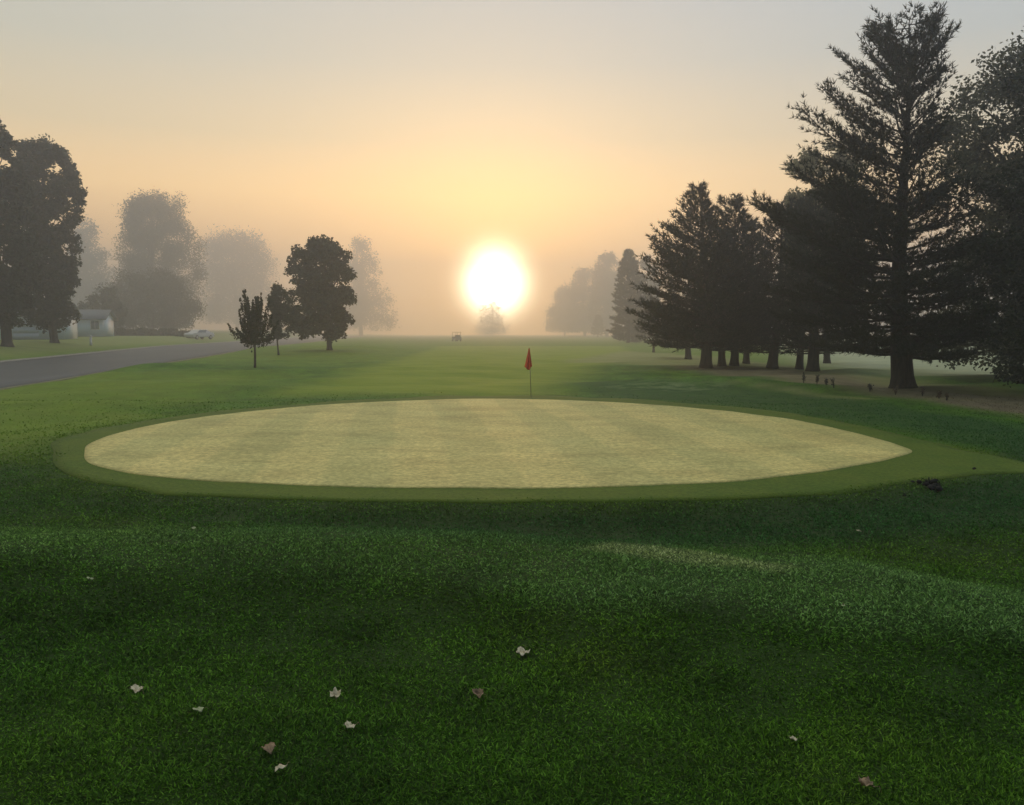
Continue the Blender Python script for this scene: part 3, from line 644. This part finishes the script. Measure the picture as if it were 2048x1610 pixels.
def house(name, label, u, Y, wdt, dep, hgt, rz, seed, garage=True):
    p = at(u, 650, Y); g = float(H(p[0], Y)); r = empty(name, (p[0], Y, g), rz); tag(r, label, 'house')
    w = MB(); t = .2; w.box((0, -dep/2 + t/2, hgt/2), (wdt, t, hgt)); w.box((0, dep/2 - t/2, hgt/2), (wdt, t, hgt))
    for sx in (-1, 1):
        w.box((sx * (wdt/2 - t/2), 0, hgt/2), (t, dep - 2*t, hgt)); x0 = sx * (wdt/2 - t); x1 = sx * wdt/2
        w.add([(x0, -dep/2, hgt), (x0, dep/2, hgt), (x0, 0, hgt + dep*.17), (x1, -dep/2, hgt), (x1, dep/2, hgt), (x1, 0, hgt + dep*.17)], [(0, 1, 4, 3), (1, 2, 5, 4), (2, 0, 3, 5)], [(0, 2, 1), (3, 4, 5)])
    w.build('wall', M['siding'], r)
    rf = MB(); o = .45
    for s in (-1, 1):
        a = np.array([-wdt/2 - o, s * (dep/2 + o), hgt - o*.56 + .02]); b = np.array([-wdt/2 - o, 0, hgt + dep*.17 + .02]); L = wdt + 2*o
        V = [a, a + [L, 0, 0], b + [L, 0, 0], b]; V = V + [v + np.array([0, 0, .14]) for v in V]
        rf.add(V, [(0,1,2,3),(7,6,5,4),(0,4,5,1),(1,5,6,2),(2,6,7,3),(3,7,4,0)])
    rf.build('roof', M['roof'], r)
    f = -dep/2
    def win(x, z, ww, hh):
        m = MB()
        for c, d in (((x, f - .03, z + hh/2), (ww + .14, .06, .07)), ((x, f - .03, z - hh/2), (ww + .14, .06, .07)), ((x - ww/2, f - .03, z), (.07, .06, hh - .07)), ((x + ww/2, f - .03, z), (.07, .06, hh - .07)), ((x, f - .028, z), (.04, .05, hh - .07))): m.box(c, d)
        fo = m.build('window', M['white'], r); q = MB(); q.box((x, f - .012, z), (ww - .07, .02, hh - .07)); q.build('pane', M['glass'], fo)
    win(-wdt * .38, 1.5, .9, 1.1); win(wdt * .36, 1.5, 1.0, 1.1)
    if garage:
        m = MB()
        for i in range(4): m.box((0, f - .03, .32 + i * .56), (wdt * .34, .05, .53))
        m.build('garage_door', M['door'], r)
    else:
        m = MB(); m.box((0, f - .03, 1.03), (.95, .05, 2.05)); d = m.build('door', M['door'], r); k = MB(); k.box((.36, f - .08, 1.0), (.06, .07, .06)); k.build('handle', M['glass'], d)
house('house', 'pale blue sided house half hidden behind the dark verge tree', 68, 80, 6.5, 6, 2.4, .3, 1)
house('house', 'pale blue grey house seen right of the dark verge tree trunk', 160, 108, 7, 6, 2.4, .25, 2, False)
def post():
    b = hit(182, 691); r = empty('marker_post', b); tag(r, 'slender pale post at the road edge right of the verge tree', 'post')
    m = MB(); m.tube([(0, 0, -.1), (0, 0, .72)], [.11, .10], 10); m.build('pole', M['white'], r, True)
    m = MB(); m.tube([(0, 0, .72), (0, 0, .80), (0, 0, .86)], [.14, .14, .05], 10); m.build('cap', M['white'], r, True)
post()
M['car'] = plain('silver_car_paint', (.55, .57, .6), .3, .2, .04); M['tyre'] = plain('tyre_rubber', (.02, .02, .02), .8); M['rim'] = plain('wheel_rim', (.4, .4, .42), .35, .7)
def car(name, label, u, Y, rz):
    p = at(u, 650, Y); g = float(H(p[0], Y)); r = empty(name, (p[0], Y, g), rz); tag(r, label, 'car')
    prof = [(-2.2, .35), (-2.25, .75), (-2.05, .95), (-1.35, 1.0), (-.75, 1.42), (.75, 1.46), (1.5, 1.02), (2.1, .95), (2.25, .7), (2.2, .35)]
    V = []; n = len(prof)
    for x, z in prof: V += [(x, -(.86 if z < 1.1 else .68), z), (x, (.86 if z < 1.1 else .68), z)]
    Q = [(2*i, 2*i+2, 2*i+3, 2*i+1) for i in range(n-1)] + [(2*n-2, 0, 1, 2*n-1)]
    me = MB(); me.add(V, Q)
    cidx = [2*i for i in range(n)]; me.t += [(cidx[0], cidx[i+1], cidx[i]) for i in range(1, n-1)] + [(cidx[0]+1, cidx[i]+1, cidx[i+1]+1) for i in range(1, n-1)]
    me.build('body', M['car'], r, bevel=.04)
    for s in (-1, 1):
        w = MB(); w.add([(-1.1, s*.80, 1.02), (-.65, s*.705, 1.38), (.65, s*.70, 1.41), (1.2, s*.80, 1.02)], [(0, 1, 2, 3)]); w.build('side_window', M['glass'], r)
        for x in (-1.4, 1.4):
            t = MB(); t.tube([(x, s*.70, .32), (x, s*.89, .32)], [.32, .32], 18); to = t.build('wheel', M['tyre'], r)
            k = MB(); k.tube([(x, s*.885, .32), (x, s*.90, .32)], [.19, .19], 14); k.build('rim', M['rim'], to)
car('parked_car', 'pale car faint in the fog at the far side of the road', 398, 120, 1.2)
# ------------------------------------------------------------------ golf cart far down the fairway
M['cart'] = plain('cart_body', (.25, .27, .25), .4); M['canvas'] = plain('cart_canopy', (.18, .18, .17), .6)
def golf_cart():
    p = at(913, 655, 165); g = float(H(p[0], 165)); r = empty('golf_cart', (p[0], 165, g), .5); tag(r, 'tiny dark golf cart far off on the misty fairway', 'golf cart')
    b = MB(); b.box((0, 0, .45), (1.2, 2.3, .3)); b.box((0, -.85, .75), (1.15, .6, .4)); b.box((0, 1.0, .72), (1.1, .35, .45)); b.build('body', M['cart'], r, bevel=.05)
    s = MB(); s.box((0, -.25, .78), (1.1, .5, .14)); s.box((0, -.52, 1.05), (1.1, .12, .5)); s.build('seat', M['canvas'], r, bevel=.03)
    c = MB(); c.box((0, 0, 1.86), (1.25, 1.9, .08)); c.build('canopy', M['canvas'], r, bevel=.03)
    for x in (-.52, .52):
        for y in (-.8, .8):
            q = MB(); q.tube([(x, y, .6), (x, y * .95, 1.83)], [.03, .03], 6); q.build('strut', M['tyre'], r)
            w = MB(); w.tube([(x * .9, y, .24), (x * 1.12, y, .24)], [.24, .24], 14); w.build('wheel', M['tyre'], r)
golf_cart()
# ------------------------------------------------------------------ flagstick
def flagstick():
    base = hit(1062.5, 796.5); Y = base[1]; top = at(1058.5, 697, Y); d = top - base
    r = empty('flagstick', base); tag(r, 'thin flagstick with a limp red flag at the back of the putting green', 'flag')
    m, nt, b, o = new_mat('flag_cloth')
    f = noise(nt, 6, 3, .6, objco(nt)); nt.links.new(ramp(nt, f, [(.3, (.72, .07, .03)), (.7, (.9, .15, .06))]), b.inputs['Base Color']); setp(b, Roughness=.8)
    pm = plain('flag_pole_paint', (.33, .32, .22), .5)
    p = MB(); p.tube([(0, 0, -.05), tuple(d * .5), tuple(d)], [.010, .009, .007], 8); p.build('pole', pm, r, True)
    k = MB(); k.tube([tuple(d), tuple(d + [0, 0, .02])], [.014, .008], 8); k.build('finial', pm, r, True)
    # cloth hanging in folds: narrow at the top, wide at the foot
    s = Y / F; nu, nv = 26, 22; V = []
    for j in range(nv):
        t = j / (nv - 1); z = d[2] - 38 * s * t * (1 - .0)
        wl = (1.5 + 9.5 * t ** 1.1) * s; wr = (.8 + 3.6 * t) * s
        for i in range(nu):
            q = i / (nu - 1); x = -wl + (wl + wr) * q
            dep = (.025 + .03 * t) * math.sin(q * 15 + t * 1.5) + .01 * math.sin(q * 31)
            zz = z + (.035 * t) * math.sin(q * 6.2 + .9) - .05 * t * (1 - abs(q - .35) * 2)
            V.append((d[0] * (1 - t * .3) + x, dep, zz))
    Qs = [(j*nu+i, j*nu+i+1, (j+1)*nu+i+1, (j+1)*nu+i) for j in range(nv-1) for i in range(nu-1)]
    fo = mesh_np('flag', V, None, Qs, m, r, True); so = fo.modifiers.new('s', 'SOLIDIFY'); so.thickness = .003
flagstick()
# ------------------------------------------------------------------ fallen leaves, clods, weeds
LEAFO = [(0, -.44), (.08, -.42), (.28, -.44), (.32, -.32), (.50, -.22), (.44, -.08), (.52, .12), (.38, .16), (.34, .30), (.24, .32), (.16, .44), (0, .54), (-.14, .42), (-.22, .30), (-.34, .32), (-.36, .16), (-.50, .14), (-.45, -.06), (-.48, -.22), (-.30, -.34), (-.28, -.42), (-.07, -.42)]
def leafm(name, c, c2):
    m, nt, b, o = new_mat(name); f = noise(nt, 60, 5, .65, objco(nt)); nt.links.new(ramp(nt, f, [(.35, c2), (.6, c)]), b.inputs['Base Color']); setp(b, Roughness=.7); bump(nt, b, f, .5, .004); return m
M['lf_pale'] = leafm('dry_leaf_pale', (.68, .63, .48), (.34, .28, .18)); M['lf_brown'] = leafm('dry_leaf_brown', (.34, .24, .15), (.12, .08, .05))
M['lf_green'] = leafm('dry_leaf_pale_green', (.46, .52, .32), (.26, .30, .16))
def fallen_leaf(label, u, v, wpx, mat, curl, tilt, rz, seed, lift=.022, narrow=1):
    rnd = random.Random(seed); p = hit(u, v); s = wpx * math.hypot(p[1], EYE - p[2]) / F / 1.25
    r = empty('fallen_leaf', p + [0, 0, lift], rz); tag(r, label, 'leaf'); r.rotation_euler = (tilt[0] * .55, tilt[1] * .55, rz)
    O = np.array(LEAFO) * [s * narrow, s]; n = len(O); V = []; rings = 5
    for k in range(rings):
        f = 1 - k / rings
        for x, y in O:
            x, y = x * f, y * f; rr = math.hypot(x, y) / s
            z = curl * s * (rr ** 2) * (1 + .5 * math.sin(5 * math.atan2(y, x) + seed)) + .35 * abs(curl) * s * (x / s) ** 2 * 3 + .13 * s * math.sin(8 * x / s + seed) * math.sin(7 * y / s + 1) + .05 * s * math.sin(19 * x / s) * math.sin(15 * y / s + seed)
            V.append((x, y, z))
    V.append((0, 0, 0))
    Qs = [(k*n+j, k*n+(j+1) % n, (k+1)*n+(j+1) % n, (k+1)*n+j) for k in range(rings-1) for j in range(n)]; T = [((rings-1)*n+j, (rings-1)*n+(j+1) % n, rings*n) for j in range(n)]
    b = mesh_np('blade', V, T, Qs, M[mat], r, True); so = b.modifiers.new('s', 'SOLIDIFY'); so.thickness = .0006
    m = MB(); y0 = -.5 * s; m.tube([(0, y0, curl * s * .25), (s * .04, y0 - .2 * s, curl * s * .3 + .01), (s * .1, y0 - .42 * s, .0)], [.0011, .0009, .0008], 5); m.build('stalk', M['lf_brown'], r)
FL = [('tiny pale leaf speck highest up on the left of the near lawn', 387, 1060, 15, 'lf_green', .2, (.3, 0), .4, .02),
      ('small pale folded leaf alone near the left edge above the dark hollow', 180, 1166, 17, 'lf_green', .4, (.5, .3), 1.4, .03),
      ('pale curled leaf with a raised edge at the left of the near lawn', 273, 1387, 34, 'lf_pale', .45, (.25, .2), .9, .022),
      ('thin pale green sliver of leaf right of the curled pale leaf', 397, 1428, 26, 'lf_green', .1, (.05, .1), 1.57, .022),
      ('bright cup shaped leaf, upper of the two whitish ones left of the middle', 671, 1403, 32, 'lf_pale', .75, (.35, 0), .2, .03),
      ('pale triangular leaf with its stalk out to the right, below the cup shaped leaf', 699, 1465, 30, 'lf_pale', .3, (.45, -.3), 2.1, .03),
      ('dark arched leaf with pale rim above the crumpled pinkish leaf', 538, 1511, 40, 'lf_brown', -.8, (-.2, 0), .1, .042),
      ('crumpled pinkish tan leaf lowest on the left of the lawn', 562, 1549, 32, 'lf_pale', -.5, (.3, .4), 2.6, .035),
      ('broad lobed pale leaf highest of those in the middle of the near lawn', 1046, 1313, 40, 'lf_pale', .3, (.12, -.12), 2.9, .024),
      ('brown leaf folded double below the broad lobed pale leaf', 955, 1403, 30, 'lf_brown', .9, (.5, -.4), 1.0, .035),
      ('small bright leaf alone on the lower right lawn', 1586, 1490, 20, 'lf_pale', .35, (.2, .2), 1.2, .026),
      ('torn tan leaf at the bottom edge of the right lawn', 1730, 1583, 40, 'lf_brown', .5, (.3, .3), .7, .03),
      ('small pale leaf in the shaded turf below the dark clod', 1717, 1068, 14, 'lf_pale', .3, (.3, .2), .7, .03),
      ('tiny pale leaf below the right end of the green, above the lower lawn', 1686, 1221, 11, 'lf_green', .3, (.3, .2), 2.7, .03)]
for i, (lb, u, v, w, mt, cu, ti, rz, lf) in enumerate(FL): fallen_leaf(lb, u, v, w, mt, cu, ti, rz, 70 + i, lf, .8)
M['clod'] = plain('dark_clod', (.008, .010, .012), .9, 0, .5, 40)
def clod(label, u, v, wpx, seed):
    p = hit(u, v); s = wpx * math.hypot(p[1], EYE) / F; rng = np.random.default_rng(seed); m = MB()
    k = 14 if wpx > 20 else 8
    for i in range(k):
        w_ = .22 if wpx > 20 else .12; c = np.array([rng.normal(0, w_) * s, rng.normal(0, w_) * s, abs(rng.normal(0, .10)) * s + .01]); r = s * rng.uniform(.07, .2)
        ph = np.linspace(0, math.pi, 6); th = np.arange(7) / 7 * 6.283; V = [(c + r * np.array([math.sin(a) * math.cos(b), math.sin(a) * math.sin(b), .7 * math.cos(a)]) * rng.uniform(.7, 1.25)) for a in ph for b in th]
        m.add(V, [(a*7+b, a*7+(b+1) % 7, (a+1)*7+(b+1) % 7, (a+1)*7+b) for a in range(5) for b in range(7)])
    if wpx > 20:
        for i in range(18):
            a = rng.uniform(0, 6.28); L = s * rng.uniform(.3, .62); m.tube([(0, 0, .02), (math.cos(a) * L * .6, math.sin(a) * L * .6, .05 + s * rng.uniform(0, .25)), (math.cos(a) * L, math.sin(a) * L, .01)], [.006, .004, .002], 4)
    o = m.build('turf_clod', M['clod']); o.location = tuple(p); tag(o, label, 'clod')
clod('large ragged dark clod of turf at the right foot of the green', 1862, 975, 44, 1); clod('small dark clod in the turf left of the large ragged one', 1808, 992, 16, 2)
clod('smallest dark clod at the edge of the shaded bank', 1752, 1002, 12, 3); clod('small dark clod lying alone on the fringe right of the large one', 1948, 940, 15, 4)
M['weed'] = leafmat('weed', (.10, .075, .05), (.20, .15, .10), .2); M['weed_g'] = leafmat('weed_grey', (.04, .045, .035), (.09, .09, .07), .2)
def weed(label, u, v, hpx, seed, mat='weed'):
    rng = np.random.default_rng(seed); p = hit(u, v); h = hpx * p[1] / F; r = empty('weed', p); tag(r, label, 'weed'); st = MB(); P = []
    for i in range(rng.integers(3, 6)):
        a = rng.uniform(0, 6.28); L = h * rng.uniform(.6, 1.05); sp = rng.uniform(.05, .28) * h
        pts = np.array([[0, 0, -.02], [math.cos(a) * sp * .4, math.sin(a) * sp * .4, L * .5], [math.cos(a) * sp, math.sin(a) * sp, L]]); st.tube(pts, [.010, .007, .003], 5)
        q = rng.uniform(.35, 1, 26); P.append(np.stack([np.interp(q, [0, .5, 1], pts[:, k]) for k in range(3)], -1) + rng.normal(0, .02, (26, 3)))
    V, Q_ = leaves(np.vstack(P), .035, rng, 1); mesh_np('leaves', V, None, Q_, M[mat], r); st.build('stem', M['bark'], r)
for i, (u, v, h, mt, lb) in enumerate([
        (1740, 783, 18, 'weed_g', 'dark forked weed standing left of the tallest pine trunk'), (1791, 790, 20, 'weed', 'thin weed right at the left foot of the tallest pine'),
        (1845, 792, 20, 'weed', 'reddish weed just right of the foot of the tallest pine'), (1878, 797, 16, 'weed', 'left one of the two close reddish weeds right of the tallest pine'),
        (1893, 801, 16, 'weed', 'right one of the two close reddish weeds right of the tallest pine'), (1607, 766, 20, 'weed_g', 'faint grey weed below the close pair of pine trunks'),
        (1634, 768, 18, 'weed_g', 'faint grey weed second of the thin ones below the pine row'), (1668, 776, 22, 'weed_g', 'tallest faint grey weed of those below the pine row'),
        (1652, 770, 14, 'weed_g', 'shortest faint grey weed between the thin ones below the pine row')]):
    weed(lb, u, v, h, 90 + i, mt)
GROUPS = {'fallen_leaf': 'fallen leaves on the near lawn', 'weed': 'dry weeds under the pines', 'turf_clod': 'dark clods of turf beside the green', 'misty_tree': 'trees fading in the fog',
          'misty_conifer': 'conifers fading in the fog', 'house': 'pale houses beyond the road', 'roadside_tree': 'dark trees beyond the road', 'lawn_tree': 'dark trees on the left lawn', 'oak_tree': 'broad trees at the right edge'}
for o in list(sc.objects):
    g_ = GROUPS.get(o.name.split('.')[0])
    if g_ and o.parent is None: o['group'] = g_
# ------------------------------------------------------------------ sun, sky, fog
SUNU, SUNV = 990, 545
sd = unit(ray(SUNU, SUNV)); el = math.asin(sd[2]); az = math.atan2(sd[0], sd[1])
L = bpy.data.lights.new('sun', 'SUN'); L.energy = 1.35; L.angle = R_(3.0); L.color = (1, .47, .12)
lo = bpy.data.objects.new('sun', L); C.objects.link(lo)
from mathutils import Vector
lo.rotation_euler = Vector((-sd[0], -sd[1], -sd[2])).to_track_quat('-Z', 'Y').to_euler(); lo.location = (0, 0, 30)
W = bpy.data.worlds.new('World'); sc.world = W; W.use_nodes = True; nt = W.node_tree
bg = nt.nodes['Background']
sky = N(nt, 'ShaderNodeTexSky'); sky.sky_type = 'NISHITA'; sky.sun_disc = False; sky.sun_elevation = el; sky.sun_rotation = az
sky.altitude = 100; sky.air_density = 1.0; sky.dust_density = 3.0; sky.ozone_density = 1.0
tc = N(nt, 'ShaderNodeTexCoord'); dotn = N(nt, 'ShaderNodeVectorMath', operation='DOT_PRODUCT'); nt.links.new(tc.outputs['Generated'], dotn.inputs[0]); gd = unit(sd - np.array([0, 0, math.tan(R_(.8))])); dotn.inputs[1].default_value = tuple(gd)
ang = math_(nt, 'MULTIPLY', math_(nt, 'ARCCOSINE', math_(nt, 'MINIMUM', dotn.outputs['Value'], .999999)), 57.2958)
sep = N(nt, 'ShaderNodeSeparateXYZ'); nt.links.new(tc.outputs['Generated'], sep.inputs[0])
elev = math_(nt, 'MULTIPLY', math_(nt, 'ARCSINE', sep.outputs[2]), 57.2958)
def lobe(width, power, amp):
    e = math_(nt, 'EXPONENT', math_(nt, 'MULTIPLY', math_(nt, 'POWER', math_(nt, 'DIVIDE', ang, width), power), -1)); return math_(nt, 'MULTIPLY', e, amp)
def scale(col, f):
    v = N(nt, 'ShaderNodeVectorMath', operation='SCALE')
    if isinstance(col, (tuple, list)): v.inputs[0].default_value = col
    else: nt.links.new(col, v.inputs[0])
    if isinstance(f, (int, float)): v.inputs['Scale'].default_value = f
    else: nt.links.new(f, v.inputs['Scale'])
    return v.outputs[0]
def addv(a, b):
    v = N(nt, 'ShaderNodeVectorMath', operation='ADD'); nt.links.new(a, v.inputs[0]); nt.links.new(b, v.inputs[1]); return v.outputs[0]
er = ramp(nt, math_(nt, 'DIVIDE', elev, 60, clamp=True), [(0, (.42, .28, .20)), (.045, (.85, .52, .27)), (.09, (1.60, .88, .30)), (.15, (1.52, .97, .38)), (.21, (.84, .70, .44)), (.29, (.52, .56, .51)), (.40, (.42, .49, .54)), (.60, (.80, .82, .72)), (1, (1.05, 1.0, .76))])  # zenith stops, out of view, raised to throw more light on the ground
# the half of the sky away from the sunrise is dimmer
hd = N(nt, 'ShaderNodeCombineXYZ'); nt.links.new(sep.outputs[0], hd.inputs[0]); nt.links.new(sep.outputs[1], hd.inputs[1])
nh = N(nt, 'ShaderNodeVectorMath', operation='NORMALIZE'); nt.links.new(hd.outputs[0], nh.inputs[0])
dh = N(nt, 'ShaderNodeVectorMath', operation='DOT_PRODUCT'); nt.links.new(nh.outputs[0], dh.inputs[0]); dh.inputs[1].default_value = (math.sin(az), math.cos(az), 0)
west = N(nt, 'ShaderNodeMapRange'); west.inputs['From Min'].default_value = -.6; west.inputs['From Max'].default_value = .8; west.inputs['To Min'].default_value = .28; nt.links.new(dh.outputs['Value'], west.inputs['Value'])
wc = ramp(nt, west.outputs[0], [(.28, (.21, .27, .37)), (1, (1, 1, 1))])
vm = N(nt, 'ShaderNodeVectorMath', operation='MULTIPLY'); nt.links.new(er, vm.inputs[0]); nt.links.new(wc, vm.inputs[1]); 
xr = ramp(nt, math_(nt, 'MULTIPLY_ADD', sep.outputs[0], .8, .5), [(0, (1.04, 1.0, .92)), (.5, (1, 1, 1)), (1, (.84, .92, 1.06))])
vx = N(nt, 'ShaderNodeVectorMath', operation='MULTIPLY'); nt.links.new(vm.outputs[0], vx.inputs[0]); nt.links.new(xr, vx.inputs[1]); tot = vx.outputs[0]
tot = addv(tot, scale(sky.outputs[0], .02))
tot = addv(tot, scale((1.0, .48, .06), lobe(11, 1.6, .10)))
tot = addv(tot, scale((1.0, .50, .06), lobe(5.0, 1.5, 1.5)))
tot = addv(tot, scale((1.0, .86, .60), lobe(1.75, 2.1, 48)))
nt.links.new(tot, bg.inputs[0]); bg.inputs[1].default_value = .95
hz = MB(); hz.box((0, 305, 22.5), (1640, 690, 61)); ho = hz.build('haze', None); tag(ho, 'thin even morning fog over the whole course', 'fog', kind='stuff')
hm = bpy.data.materials.new('haze'); hm.use_nodes = True; h_ = hm.node_tree; h_.nodes.remove(h_.nodes['Principled BSDF'])
pv = N(h_, 'ShaderNodeVolumePrincipled'); pv.inputs['Color'].default_value = (.84, .88, 1.0, 1); pv.inputs['Density'].default_value = .0041; pv.inputs['Anisotropy'].default_value = .65
h_.links.new(pv.outputs[0], h_.nodes['Material Output'].inputs['Volume']); ho.data.materials.append(hm)
# ------------------------------------------------------------------ camera and render
cam = bpy.data.cameras.new('camera'); co_ = bpy.data.objects.new('camera', cam); C.objects.link(co_)
cam.lens = 36 * F / 2048; cam.sensor_width = 36; cam.sensor_fit = 'HORIZONTAL'; co_.location = (0, 0, EYE); co_.rotation_euler = (math.pi / 2 - PITCH, 0, 0); cam.clip_end = 3000; cam.clip_start = .05
sc.camera = co_
sc.view_settings.view_transform = 'Standard'; sc.view_settings.look = 'None'; sc.view_settings.exposure = .14; sc.view_settings.gamma = 1
sc.render.engine = 'CYCLES'; cy = sc.cycles; cy.max_bounces = 6; cy.diffuse_bounces = 2; cy.glossy_bounces = 2; cy.transmission_bounces = 2; cy.volume_bounces = 1; cy.transparent_max_bounces = 4
cy.use_denoising = True; cy.sample_clamp_indirect = 4
